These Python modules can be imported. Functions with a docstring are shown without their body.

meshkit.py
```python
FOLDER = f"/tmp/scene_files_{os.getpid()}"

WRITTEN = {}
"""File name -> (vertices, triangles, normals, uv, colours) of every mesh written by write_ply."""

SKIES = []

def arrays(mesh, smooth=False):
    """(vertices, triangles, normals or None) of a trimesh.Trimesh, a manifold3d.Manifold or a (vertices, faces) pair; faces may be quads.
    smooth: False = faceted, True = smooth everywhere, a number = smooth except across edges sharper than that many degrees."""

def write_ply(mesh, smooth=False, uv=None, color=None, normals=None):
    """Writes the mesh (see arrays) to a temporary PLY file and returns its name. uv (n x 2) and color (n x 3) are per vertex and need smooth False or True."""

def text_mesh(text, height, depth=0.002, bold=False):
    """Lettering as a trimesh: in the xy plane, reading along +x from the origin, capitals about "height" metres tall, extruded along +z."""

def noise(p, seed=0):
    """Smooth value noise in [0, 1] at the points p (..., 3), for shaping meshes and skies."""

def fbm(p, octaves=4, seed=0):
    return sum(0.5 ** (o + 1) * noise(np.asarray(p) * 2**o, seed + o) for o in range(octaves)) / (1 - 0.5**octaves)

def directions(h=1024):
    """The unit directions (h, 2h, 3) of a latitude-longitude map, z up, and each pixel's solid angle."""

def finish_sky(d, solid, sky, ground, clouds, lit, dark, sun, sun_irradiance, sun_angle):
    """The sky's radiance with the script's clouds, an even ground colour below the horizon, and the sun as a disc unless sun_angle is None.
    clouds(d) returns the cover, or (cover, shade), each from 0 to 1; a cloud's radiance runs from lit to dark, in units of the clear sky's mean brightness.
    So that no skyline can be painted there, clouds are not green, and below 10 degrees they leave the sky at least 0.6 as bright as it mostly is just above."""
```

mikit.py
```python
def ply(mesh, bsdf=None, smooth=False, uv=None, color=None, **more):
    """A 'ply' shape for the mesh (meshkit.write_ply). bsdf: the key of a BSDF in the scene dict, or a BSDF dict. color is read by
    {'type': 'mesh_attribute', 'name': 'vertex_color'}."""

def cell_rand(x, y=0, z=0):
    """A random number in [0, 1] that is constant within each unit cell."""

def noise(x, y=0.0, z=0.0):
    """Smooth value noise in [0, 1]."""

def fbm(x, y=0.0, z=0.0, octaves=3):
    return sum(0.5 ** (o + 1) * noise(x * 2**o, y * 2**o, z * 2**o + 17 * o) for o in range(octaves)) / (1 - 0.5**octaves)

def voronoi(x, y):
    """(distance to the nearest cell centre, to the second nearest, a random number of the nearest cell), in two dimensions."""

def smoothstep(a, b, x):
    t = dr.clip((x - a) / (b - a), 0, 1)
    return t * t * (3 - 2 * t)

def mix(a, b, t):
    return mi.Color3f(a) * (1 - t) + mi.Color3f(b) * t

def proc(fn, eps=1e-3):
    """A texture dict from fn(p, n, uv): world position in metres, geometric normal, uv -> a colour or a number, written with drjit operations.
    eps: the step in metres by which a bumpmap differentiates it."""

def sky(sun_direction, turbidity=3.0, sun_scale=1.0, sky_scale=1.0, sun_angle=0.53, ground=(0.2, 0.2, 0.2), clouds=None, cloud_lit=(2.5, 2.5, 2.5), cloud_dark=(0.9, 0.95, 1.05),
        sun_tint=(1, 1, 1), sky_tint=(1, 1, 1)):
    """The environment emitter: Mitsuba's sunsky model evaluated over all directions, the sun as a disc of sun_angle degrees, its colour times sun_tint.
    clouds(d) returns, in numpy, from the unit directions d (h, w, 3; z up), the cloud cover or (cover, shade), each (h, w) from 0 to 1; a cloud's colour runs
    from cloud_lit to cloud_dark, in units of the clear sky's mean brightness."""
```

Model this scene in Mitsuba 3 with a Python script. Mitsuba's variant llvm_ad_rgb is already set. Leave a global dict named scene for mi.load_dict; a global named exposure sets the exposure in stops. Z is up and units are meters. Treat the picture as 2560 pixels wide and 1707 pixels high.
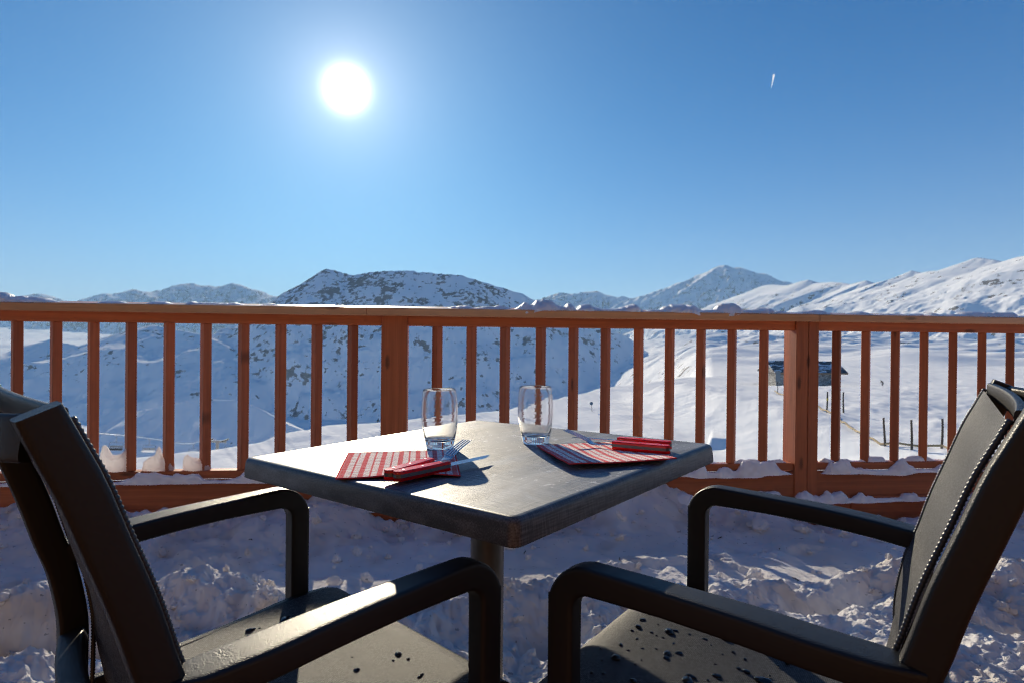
import math
import numpy as np
import trimesh
import manifold3d as m3
import drjit as dr
import mitsuba as mi
import mikit
import meshkit
from mikit import ply, cell_rand, proc, noise, fbm, voronoi, smoothstep, mix
from scipy.spatial.transform import Rotation as Rot

T = mi.ScalarTransform4f
PI = math.pi
scene, labels = {}, {}

# ------------------------------------------------------------------ camera, sky, exposure
exposure = 2.2
CAM_H, PITCH, ROLL = 0.9827, -0.00434, 0.01005
eye = [0.0, 0.0, CAM_H]
fwd = [0.0, math.cos(PITCH), math.sin(PITCH)]
scene['camera'] = {'type': 'thinlens', 'fov': 79.909, 'fov_axis': 'x', 'near_clip': 0.05, 'far_clip': 60000.0,
                   'aperture_radius': 0.0009, 'focus_distance': 1.25,
                   'to_world': T().look_at(origin=eye, target=[eye[i] + fwd[i] for i in range(3)],
                                           up=[-math.sin(ROLL), 0.0, math.cos(ROLL)])}
SUN = np.array([-0.2467, 0.8985, 0.3632])
SUN /= np.linalg.norm(SUN)


SKY_TINT = (0.080, 0.385, 0.725)
SKY_MEAN = 0.0358       # mean radiance of the tinted clear sky
K = 2.0 ** exposure


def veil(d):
    """Thin winter haze, pale towards the horizon, plus a bright glow painted in round the sun."""
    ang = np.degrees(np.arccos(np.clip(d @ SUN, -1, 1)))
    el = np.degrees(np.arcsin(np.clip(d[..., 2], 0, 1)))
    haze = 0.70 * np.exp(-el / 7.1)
    glow = (5.0 * np.exp(-(ang / 1.25) ** 2) + 0.72 * np.exp(-ang / 2.3) + 0.40 * np.exp(-ang / 9.4)) / 8.0  # sun glow painted in as cloud cover, lens bloom included
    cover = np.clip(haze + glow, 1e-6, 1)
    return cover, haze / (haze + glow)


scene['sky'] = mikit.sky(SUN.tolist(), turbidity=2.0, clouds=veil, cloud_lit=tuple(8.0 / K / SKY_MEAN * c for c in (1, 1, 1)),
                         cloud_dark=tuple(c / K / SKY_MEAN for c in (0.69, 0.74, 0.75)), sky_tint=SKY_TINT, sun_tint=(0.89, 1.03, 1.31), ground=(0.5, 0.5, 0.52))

# ------------------------------------------------------------------ materials
def two(b):
    return {'type': 'twosided', 'bsdf': b}


def rgb(r, g, b):
    return {'type': 'rgb', 'value': [r, g, b]}


def pr(color, rough=0.5, **k):
    return two({'type': 'principled', 'base_color': color if isinstance(color, dict) else rgb(*color), 'roughness': rough, **k})


def bumped(b, fn, scale, eps=1e-3):
    inner = b['bsdf'] if b['type'] == 'twosided' else b
    return two({'type': 'bumpmap', 'bump': proc(fn, eps), 'scale': scale, 'bsdf': inner})


PHI = math.atan(0.11035)
FE = np.array([math.cos(PHI), math.sin(PHI)])
FN = np.array([math.sin(PHI), -math.cos(PHI)])


def fence_uv(p):
    s = p.x * float(FE[0]) + p.y * float(FE[1])
    o = p.x * float(FN[0]) + p.y * float(FN[1])
    return s, o


def wood_tone(a, b, c, knots=True, tone=((0.52, 0.150, 0.052), (0.31, 0.076, 0.024))):
    """a runs along the grain, b and c across it."""
    wav = fbm(a * 2.2, b * 6, c * 6)
    ring = noise(a * 1.3 + 3.1, b * 95 + wav * 5.0, c * 95 + wav * 3.0)
    fine = noise(a * 9, b * 420, c * 420)
    t = 0.62 * ring + 0.38 * fine
    col = mix(tone[0], tone[1], t)
    col = col * (0.72 + 0.56 * noise(a * 1.1, b * 14 + 7, c * 14))
    col = col * (0.82 + 0.34 * cell_rand(b * 6.06 + 0.3, c * 9.0 + 0.5, 3))
    if knots:
        d1, d2, r = voronoi(a * 2.1 + 11.0, b * 7.0 + c * 7.0)
        k = smoothstep(0.10, 0.03, d1) * dr.select(r > 0.5, 1.0, 0.0)
        col = col * (1 - 0.6 * k)
    return col


def wood_v(p, n, uv):
    s, o = fence_uv(p)
    return wood_tone(p.z, s, o)


def wood_h(p, n, uv):
    s, o = fence_uv(p)
    return wood_tone(s, p.z, o)


def wood_cap(p, n, uv):
    s, o = fence_uv(p)
    c = wood_tone(s, p.z, o, True, ((0.80, 0.42, 0.20), (0.56, 0.26, 0.115)))
    grey = smoothstep(0.35, 0.75, fbm(s * 1.2, o * 8, p.z * 8))
    return mix(c, mi.Color3f(0.60, 0.38, 0.22), 0.5 * grey)


def grain_v(p, n, uv):
    s, o = fence_uv(p)
    return noise(p.z * 6, s * 300, o * 300)


def grain_h(p, n, uv):
    s, o = fence_uv(p)
    return noise(s * 6, p.z * 300, o * 300)


scene['wood_upright'] = bumped(pr(proc(wood_v), 0.55, specular=0.4), grain_v, 0.0006, 4e-4)
scene['wood_level'] = bumped(pr(proc(wood_h), 0.55, specular=0.4), grain_h, 0.0006, 4e-4)
scene['wood_top'] = bumped(pr(proc(wood_cap), 0.30, specular=0.5), grain_h, 0.0006, 4e-4)


def board_col(p, n, uv):
    s, o = fence_uv(p)
    c = wood_tone(s, o, p.z, True, ((0.36, 0.13, 0.05), (0.15, 0.045, 0.018)))
    return c * (0.65 + 0.5 * fbm(s * 7, o * 7))


def board_wet(p, n, uv):
    return 0.10 + 0.35 * smoothstep(0.35, 0.65, fbm(p.x * 16, p.y * 16))


scene['wet_board'] = bumped(pr(proc(board_col), proc(board_wet), specular=0.6),
                            lambda p, n, uv: fbm(p.x * 60, p.y * 60), 0.002, 1e-3)


def deck_snow_col(p, n, uv):
    f = fbm(p.x * 3.1, p.y * 3.1, p.z * 3.0)
    dirt = smoothstep(0.50, 0.78, fbm(p.x * 7.3 + 4, p.y * 7.3, p.z * 7))
    spk = smoothstep(0.88, 0.92, noise(p.x * 95, p.y * 95, p.z * 95))
    low = smoothstep(0.07, 0.0, p.z)
    c = mix(mi.Color3f(0.90, 0.88, 0.87), mi.Color3f(0.80, 0.75, 0.71), smoothstep(0.3, 0.7, f))
    c = mix(c, mi.Color3f(0.46, 0.37, 0.31), 0.45 * dirt)
    c = mix(c, mi.Color3f(0.40, 0.27, 0.19), 0.55 * low)
    return c * (1 - 0.45 * spk)


def snow_grain(p, n, uv):
    return 0.6 * noise(p.x * 160, p.y * 160, p.z * 160) + 0.4 * noise(p.x * 420, p.y * 420, p.z * 420)


scene['deck_snow'] = {'type': 'bumpmap', 'bump': proc(snow_grain, 6e-4), 'scale': 0.0045, 'bsdf': {'type': 'principledthin', 'base_color': proc(deck_snow_col), 'roughness': 0.4, 'diff_trans': 0.34, 'spec_trans': 0.0, 'eta': 1.31}}


def clean_snow_col(p, n, uv):
    return mix(mi.Color3f(0.90, 0.89, 0.89), mi.Color3f(0.78, 0.75, 0.74), smoothstep(0.45, 0.75, fbm(p.x * 18, p.y * 18, p.z * 18)))


scene['rail_snow'] = bumped(pr(proc(clean_snow_col), 0.45, specular=0.35), snow_grain, 0.004, 6e-4)
# backlit lumps: light enters the far side and leaves, scattered, on the near one
scene['lump_snow'] = {'type': 'principledthin', 'base_color': rgb(0.90, 0.89, 0.88), 'roughness': 0.5, 'diff_trans': 1.25, 'spec_trans': 0.0}


def land_col(p, n, uv):
    steep = 1.0 - n.z
    r = dr.sqrt(p.x * p.x + p.y * p.y)
    a = fbm(p.x / 44, p.y / 44, p.z / 52, octaves=5)
    b = fbm(p.x / 10, p.y / 10, p.z / 14, octaves=3)
    m = smoothstep(0.560, 0.63, 0.50 * a + 0.50 * b + 0.42 * (steep - 0.22) + 0.00042 * dr.clip(p.z - 40, -250, 150) - 0.055 * smoothstep(600, 1300, p.x) + 0.03 * smoothstep(-250, -500, p.x))
    m = m * smoothstep(300, 700, r)
    rock = mix(mi.Color3f(0.10, 0.085, 0.075), mi.Color3f(0.24, 0.20, 0.17), noise(p.x / 5, p.y / 5, p.z / 3))
    return mix(mi.Color3f(0.90, 0.91, 0.92), rock, m * 0.9)


scene['land'] = two({'type': 'diffuse', 'reflectance': proc(land_col)})


def piste_h(p, n, uv):
    return (0.7 * fbm(p.x * 0.22, p.y * 0.07) + 0.16 * fbm(p.x * 1.3, p.y * 0.8)
            + 0.22 * noise(p.x * 1.9 + p.y * 1.2 + 2 * noise(p.x * .1, p.y * .1), p.y * 0.05))


def piste_col(p, n, uv):
    return mix(mi.Color3f(0.90, 0.91, 0.92), mi.Color3f(0.82, 0.84, 0.87), smoothstep(0.45, 0.7, fbm(p.x * 0.5, p.y * 0.13)))


scene['piste'] = bumped(two({'type': 'diffuse', 'reflectance': proc(piste_col)}), piste_h, 0.45, 0.08)


# table
TX, TY, TROT, TTILT = -0.0475, 1.2816, 0.10884, 0.01924


def tab_local(p):
    x, y = p.x - TX, p.y - TY
    a = TROT + PI / 4
    return x * math.cos(a) + y * math.sin(a), -x * math.sin(a) + y * math.cos(a)


def linen(p, n, uv):
    a, b = tab_local(p)
    t = 0.5 * noise(a * 700, b * 30, p.z * 60) + 0.5 * noise(a * 30, b * 700, p.z * 500)
    big = fbm(a * 9, b * 9, p.z * 9)
    c = mix(mi.Color3f(0.040, 0.044, 0.052), mi.Color3f(0.135, 0.14, 0.15), smoothstep(0.25, 0.85, t))
    return c * (0.7 + 0.6 * big)


def top_rough(p, n, uv):
    a, b = tab_local(p)
    sm = fbm(a * 5 + 2 * fbm(a * 3, b * 3), b * 16, octaves=4)
    sw = noise(a * 14 + 5 * fbm(a * 4, b * 4), b * 60)
    x2, y2 = p.x - 0.10, p.y - 0.93
    rad = dr.sqrt(x2 * x2 + y2 * y2)
    arcs = noise(rad * 260, fbm(a * 6, b * 6) * 9)
    return 0.45 + 0.10 * smoothstep(0.35, 0.7, sm) + 0.06 * sw + 0.06 * arcs * smoothstep(0.22, 0.05, rad)


def top_col(p, n, uv):
    a, b = tab_local(p)
    base = mi.Color3f(linen(p, n, uv))
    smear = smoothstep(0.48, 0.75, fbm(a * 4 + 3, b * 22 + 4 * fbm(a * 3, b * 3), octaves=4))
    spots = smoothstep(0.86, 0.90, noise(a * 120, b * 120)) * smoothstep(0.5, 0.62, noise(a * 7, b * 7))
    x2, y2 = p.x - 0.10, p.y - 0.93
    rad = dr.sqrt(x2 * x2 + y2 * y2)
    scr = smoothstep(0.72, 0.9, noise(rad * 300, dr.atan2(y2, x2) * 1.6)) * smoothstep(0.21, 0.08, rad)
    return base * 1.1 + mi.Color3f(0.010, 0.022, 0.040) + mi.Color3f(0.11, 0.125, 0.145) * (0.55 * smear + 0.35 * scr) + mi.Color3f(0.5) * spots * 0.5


scene['tabletop'] = bumped(pr(proc(top_col), proc(top_rough), specular=0.55), lambda p, n, uv: 0.5 * noise(tab_local(p)[0] * 500, tab_local(p)[1] * 60), 0.0003, 5e-4)
scene['linen_edge'] = pr(proc(linen), 0.38, specular=0.5)
scene['leg_metal'] = bumped(pr((0.16, 0.145, 0.135), 0.35, metallic=0.75), lambda p, n, uv: noise(p.z * 4, p.x * 900, p.y * 900), 0.0003, 2e-4)

# chairs


def resin_bump(p, n, uv):
    return 0.6 * noise(p.x * 700, p.y * 700, p.z * 700) + 0.4 * noise(p.x * 1500, p.y * 1500, p.z * 1500)


scene['resin'] = bumped(pr((0.012, 0.012, 0.0125), 0.42, specular=0.42), resin_bump, 0.0005, 2e-4)


def weave_col(p, n, uv):
    a, b = uv.x, uv.y
    th = 0.5 + 0.25 * dr.sin(a * 2 * PI / 0.0026) + 0.25 * dr.sin(b * 2 * PI / 0.0026)
    return mix(mi.Color3f(0.010, 0.010, 0.011), mi.Color3f(0.095, 0.100, 0.112), th) * (0.45 + 1.1 * noise(a * 420, b * 420))


def weave_h(p, n, uv):
    a, b = uv.x, uv.y
    return 0.5 * dr.sin(a * 2 * PI / 0.0026) * dr.sin(b * 2 * PI / 0.0026) + 0.3 * noise(a * 900, b * 900)


scene['sling'] = bumped(pr(proc(weave_col), 0.50, specular=0.17), weave_h, 0.00040, 2e-4)
scene['cord'] = pr((0.03, 0.03, 0.032), 0.35, specular=0.6)

# table things
scene['glass'] = {'type': 'dielectric', 'int_ior': 1.52}
scene['water'] = pr((0.008, 0.008, 0.010), 0.06, specular=0.6)
scene['steel'] = two({'type': 'roughconductor', 'material': 'Cr', 'alpha': 0.13})
scene['dark_steel'] = pr((0.16, 0.15, 0.15), 0.4, metallic=0.7)
scene['red_acrylic'] = pr((0.78, 0.004, 0.010), 0.14, specular=0.5)
scene['red_acrylic_clear'] = {'type': 'principledthin', 'base_color': rgb(0.85, 0.012, 0.012), 'roughness': 0.12, 'diff_trans': 1.0, 'spec_trans': 0.25, 'eta': 1.49}


def check(p, n, uv):
    u, v = uv.x, uv.y

    def band(x, c, w, per):
        q = x / per - dr.floor(x / per)
        d = dr.abs(q - c) * per
        return smoothstep(w + 0.0006, w - 0.0006, d)

    su = dr.maximum(band(u, 0.25, 0.0046, 0.033), band(u, 0.75, 0.0017, 0.033))
    sv = dr.maximum(band(v, 0.25, 0.0011, 0.0300), dr.maximum(band(v, 0.60, 0.0011, 0.0300), band(v, 0.80, 0.0009, 0.0300)))
    edge = dr.maximum(dr.maximum(smoothstep(0.0035, 0.0025, u), smoothstep(0.2115, 0.2125, u)), dr.maximum(smoothstep(0.0025, 0.0015, v), smoothstep(0.2375, 0.2385, v)))
    t = dr.maximum(0.74 * su + 0.80 * sv - 0.45 * su * sv, edge * 0.95)
    thr = 0.96 + 0.06 * noise(u * 500, v * 500)
    return mix(mi.Color3f(0.93, 0.90, 0.84), mi.Color3f(0.74, 0.045, 0.06), dr.clip(t, 0, 1)) * thr


scene['check_cloth'] = bumped(two({'type': 'diffuse', 'reflectance': proc(check)}), lambda p, n, uv: noise(uv.x * 400, uv.y * 400), 0.00008, 5e-4)

# far things
scene['dark_paint'] = pr((0.03, 0.032, 0.035), 0.5)
scene['white_paint'] = pr((0.75, 0.76, 0.77), 0.4)
scene['grey_steel'] = pr((0.22, 0.23, 0.24), 0.45)
scene['blue_sign'] = pr((0.04, 0.10, 0.17), 0.5)
scene['grey_sign'] = pr((0.16, 0.20, 0.23), 0.5)
scene['old_post'] = pr(proc(lambda p, n, uv: mix(mi.Color3f(0.13, 0.10, 0.07), mi.Color3f(0.05, 0.04, 0.03), noise(p.x * 30, p.y * 30, p.z * 4))), 0.8)
scene['yellow_band'] = pr((0.55, 0.42, 0.02), 0.5)
scene['tan_rope'] = pr((0.40, 0.30, 0.17), 0.8)


def stone_col(p, n, uv):
    c1, c2, r = voronoi((p.x + p.y * 0.3) * 2.0, p.z * 4.2)
    j = smoothstep(0.02, 0.14, c2 - c1)
    return mix(mi.Color3f(0.07, 0.065, 0.06), mix(mi.Color3f(0.18, 0.165, 0.145), mi.Color3f(0.52, 0.50, 0.46), r), j)


def slate_col(p, n, uv):
    c1, c2, r = voronoi(p.x * 1.6 + p.y * 0.3, (p.y + p.z) * 1.6)
    snowp = smoothstep(0.56, 0.66, fbm(p.x * 0.45, (p.y + p.z) * 0.6))
    return mix(mix(mi.Color3f(0.045, 0.05, 0.06), mi.Color3f(0.13, 0.135, 0.14), r), mi.Color3f(0.8, 0.82, 0.85), 0.75 * snowp)


scene['rubble_stone'] = pr(proc(stone_col), 0.85)
scene['slate'] = pr(proc(slate_col), 0.7)
scene['brown_timber'] = pr((0.34, 0.21, 0.12), 0.7)
scene['facade_board'] = pr(proc(lambda p, n, uv: mix(mi.Color3f(0.21, 0.115, 0.055), mi.Color3f(0.13, 0.065, 0.03), noise(p.x * 3, p.z * 60))), 0.7)
scene['skin'] = pr((0.5, 0.32, 0.24), 0.6)
scene['lime_jacket'] = pr((0.48, 0.62, 0.03), 0.6)
scene['navy_cloth'] = pr((0.03, 0.035, 0.05), 0.7)
scene['olive_cloth'] = pr((0.07, 0.07, 0.055), 0.7)
scene['vapour'] = {'type': 'principledthin', 'base_color': rgb(0.95, 0.95, 0.97), 'roughness': 0.9, 'diff_trans': 1.5, 'spec_trans': 0.0}
scene['straw_plastic'] = {'type': 'principledthin', 'base_color': rgb(0.9, 0.9, 0.92), 'roughness': 0.3, 'diff_trans': 0.8, 'spec_trans': 0.2, 'eta': 1.4}
scene['red_paper'] = pr((0.6, 0.04, 0.03), 0.7)

# ------------------------------------------------------------------ helpers
def numbered(name):
    used = {k for k in list(scene) + list(labels)}
    heads = {k for k in used} | {k.rsplit('__', 1)[0] for k in used if '__' in k}
    if name not in heads:
        return name
    i = 1
    while f'{name}_{i:03d}' in heads:
        i += 1
    return f'{name}_{i:03d}'


def thing(name, label, cat=None, group=None, kind=None):
    k = numbered(name)
    labels[k] = {'label': label}
    if cat:
        labels[k]['category'] = cat
    if group:
        labels[k]['group'] = group
    if kind:
        labels[k]['kind'] = kind
    return k


def put(parent, name, mesh, mat, smooth=False, label=None, uv=None):
    k = numbered(parent + '__' + name)
    scene[k] = ply(mesh, mat, smooth=smooth, uv=uv)
    if label:
        labels[k] = {'label': label}
    return k


def single(name, mesh, mat, label, cat=None, group=None, kind=None, smooth=False, uv=None):
    k = thing(name, label, cat, group, kind)
    scene[k] = ply(mesh, mat, smooth=smooth, uv=uv)
    return k


def cat_(ms):
    return trimesh.util.concatenate(ms)


def box(cx, cy, cz, sx, sy, sz, ch=0.0, Rm=None):
    """A box with chamfered edges."""
    if ch <= 0:
        m = trimesh.creation.box((sx, sy, sz))
    else:
        pts = []
        for i in range(3):
            h = [sx / 2 - ch, sy / 2 - ch, sz / 2 - ch]
            h[i] += ch
            for a in (-1, 1):
                for b in (-1, 1):
                    for c in (-1, 1):
                        pts.append((a * h[0], b * h[1], c * h[2]))
        m = trimesh.PointCloud(np.array(pts)).convex_hull
    v = m.vertices
    if Rm is not None:
        v = v @ np.asarray(Rm).T
    return trimesh.Trimesh(v + [cx, cy, cz], m.faces, process=False)


FROT = np.array([[FE[0], -FE[1], 0], [FE[1], FE[0], 0], [0, 0, 1.0]])   # x along the fence, y away from the camera


KF = 1.1          # the railing's frame is laid out at 1/1.1 size about the eye point of the survey; this brings it to its real size


def full(m):
    m.vertices = np.array([0, 0, CAM_H]) + KF * (m.vertices - [0, 0, CAM_H])
    return m


def fpos(s, o, z):
    """s along the railing, o towards the camera from the posts' front face."""
    q = np.array([0, 2.72]) + s * FE + o * FN
    return np.array([q[0], q[1], z])


def fbox(s0, s1, o0, o1, z0, z1, ch=0.003):
    c = fpos((s0 + s1) / 2, (o0 + o1) / 2, (z0 + z1) / 2)
    return box(*c, s1 - s0, abs(o1 - o0), z1 - z0, ch, FROT)


def section(w, t, n=24, e=5.0):
    a = np.arange(n) * 2 * PI / n
    c, s = np.cos(a), np.sin(a)
    return np.stack([np.sign(c) * np.abs(c) ** (2 / e) * w / 2, np.sign(s) * np.abs(s) ** (2 / e) * t / 2], 1)


def spline(pts, n):
    pts = np.asarray(pts, float)
    from scipy.interpolate import PchipInterpolator
    d = np.r_[0, np.cumsum(np.linalg.norm(np.diff(pts[:, :3], axis=0), axis=1))]
    return PchipInterpolator(d, pts)(np.linspace(0, d[-1], n))


def sweep(path, ws, ts, side, e=5.0, n=24, cap=True):
    """A closed tube; ws is the section's size along SIDE (roughly), ts across it."""
    path = np.asarray(path, float)
    k = len(path)
    ws, ts = np.broadcast_to(ws, (k,)), np.broadcast_to(ts, (k,))
    tan = np.gradient(path, axis=0)
    tan /= np.linalg.norm(tan, axis=1, keepdims=True)
    side = np.broadcast_to(np.asarray(side, float), (k, 3))
    sd = side - (side * tan).sum(1, keepdims=True) * tan
    sd /= np.linalg.norm(sd, axis=1, keepdims=True)
    nr = np.cross(tan, sd)
    v = []
    for i in range(k):
        q = section(ws[i], ts[i], n, e)
        v.append(path[i] + q[:, :1] * sd[i] + q[:, 1:] * nr[i])
    v = np.vstack(v)
    f = []
    for i in range(k - 1):
        for j in range(n):
            a, b = i * n + j, i * n + (j + 1) % n
            f += [(a, b, b + n), (a, b + n, a + n)]
    if cap:
        v = np.vstack([v, path[0], path[-1]])
        for j in range(n):
            f.append(((j + 1) % n, j, len(v) - 2))
            f.append(((k - 1) * n + j, (k - 1) * n + (j + 1) % n, len(v) - 1))
    return trimesh.Trimesh(v, np.array(f), process=False)


def tube(path, r, n=8):
    path = np.asarray(path, float)
    t = path[-1] - path[0]
    side = (0, 0, 1) if abs(t[2]) < 0.8 * np.linalg.norm(t) else (1, 0, 0)
    return sweep(path, 2 * np.asarray(r), 2 * np.asarray(r), side, 2.0, n)


def place(mesh, M):
    m = mesh.copy()
    m.apply_transform(M)
    return m


def mat4(R, t):
    M = np.eye(4)
    M[:3, :3], M[:3, 3] = R, t
    return M


def grid_faces(nr, nc, wrap=False):
    i, j = np.meshgrid(np.arange(nr - 1), np.arange(nc if wrap else nc - 1), indexing='ij')
    a, b = i * nc + j, i * nc + (j + 1) % nc
    return np.stack([np.stack([a, b, b + nc], -1), np.stack([a, b + nc, a + nc], -1)], 2).reshape(-1, 3)


def n3(x, y, z=0.0, seed=0, oct=4):
    return meshkit.fbm(np.stack(np.broadcast_arrays(np.asarray(x, float), y, z), -1), oct, seed)


def blob(rx, ry, rz, seed, rough=0.35, sub=3, freq=2.2):
    m = trimesh.creation.icosphere(sub, 1.0)
    v = m.vertices
    d = 1 + rough * (meshkit.fbm(v * freq + 37 * seed, 4, seed) - 0.5) * 2
    return trimesh.Trimesh(v * d[:, None] * [rx, ry, rz], m.faces, process=False)


def sst(a, b, x):
    t = np.clip((x - a) / (b - a), 0, 1)
    return t * t * (3 - 2 * t)


rng = np.random.default_rng(7)
# ------------------------------------------------------------------ the land: ski slope, valley and mountains (x right, y away, metres)
FAR_LEFT = [(-8220, 9000, 618.2), (-7544, 9000, 602.5), (-7409, 9000, 563.3), (-7228, 9000, 526.8), (-7037, 9000, 596.3), (-6947, 9000, 608.5), (-6800, 9000, 560.4), (-6642, 9000, 514.7), (-6417, 9000, 478.7), (-6214, 9000, 492.0), (-6102, 9000, 583.2), (-5967, 9000, 622.9), (-5832, 9000, 597.2), (-5674, 9000, 655.1), (-5562, 9000, 678.8), (-5381, 9000, 635.5), (-5178, 9000, 615.0), (-5043, 9000, 661.4), (-4864, 9000, 769.1), (-4751, 9000, 774.7), (-4548, 9000, 745.2), (-4323, 9000, 725.0), (-4188, 9000, 760.1), (-4121, 9000, 790.1), (-4030, 9000, 773.0), (-3849, 9000, 684.7), (-3668, 9000, 600.9), (-3488, 9000, 602.7), (-3353, 9000, 565.8), (-3194, 9000, 499.8), (-2811, 9000, 447.3)]
MESA = [(-849, 2051, -89.4), (-837, 2110, -17.7), (-826, 2160, 52.5), (-812, 2211, 114.9), (-805, 2236, 133.2), (-792, 2278, 151.9), (-773, 2290, 168.4), (-738, 2287, 194.3), (-723, 2285, 217.2), (-712, 2284, 248.6), (-708, 2284, 245.8), (-697, 2283, 255.5), (-685, 2282, 252.6), (-662, 2279, 250.3), (-644, 2278, 242.9), (-597, 2273, 231.5), (-591, 2272, 231.5), (-527, 2266, 242.8), (-469, 2260, 246.7), (-440, 2257, 247.2), (-394, 2253, 248.3), (-366, 2250, 248.3), (-348, 2248, 241.0), (-314, 2245, 242.6), (-280, 2241, 237.0), (-229, 2236, 234.1), (-189, 2232, 231.3), (-144, 2228, 217.4), (-99, 2223, 203.5), (-43, 2217, 186.8), (-4, 2213, 175.8), (35, 2209, 164.8), (62, 2206, 148.3), (90, 2203, 137.4), (112, 2201, 123.7), (189, 2193, 91.1), (297, 2182, 53.5), (405, 2170, 16.2)]
PEAK = [(247, 8000, 465.4), (367, 8000, 476.6), (446, 8000, 527.5), (526, 8000, 588.3), (626, 8000, 619.4), (766, 8000, 610.8), (906, 8000, 602.2), (946, 8000, 636.6), (1106, 8000, 638.2), (1187, 8000, 595.0), (1387, 8000, 566.9), (1447, 8000, 587.6), (1508, 8000, 548.1), (1608, 8000, 559.2), (1748, 8000, 590.6), (1887, 8000, 652.1), (2027, 8000, 693.5), (2190, 8000, 749.2), (2181, 8000, 765.1), (2381, 8000, 837.2), (2580, 8000, 919.3), (2699, 8000, 980.5), (2779, 8000, 1001.3), (2820, 8000, 971.7), (2940, 8000, 968.9), (3060, 8000, 944.1), (3131, 8000, 924.8), (3201, 8000, 885.5), (3281, 8000, 892.3), (3382, 8000, 847.3), (3483, 8000, 788.2), (3583, 8000, 799.2), (3653, 8000, 749.9), (3785, 8000, 601.1), (3987, 8000, 462.9)]
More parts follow.
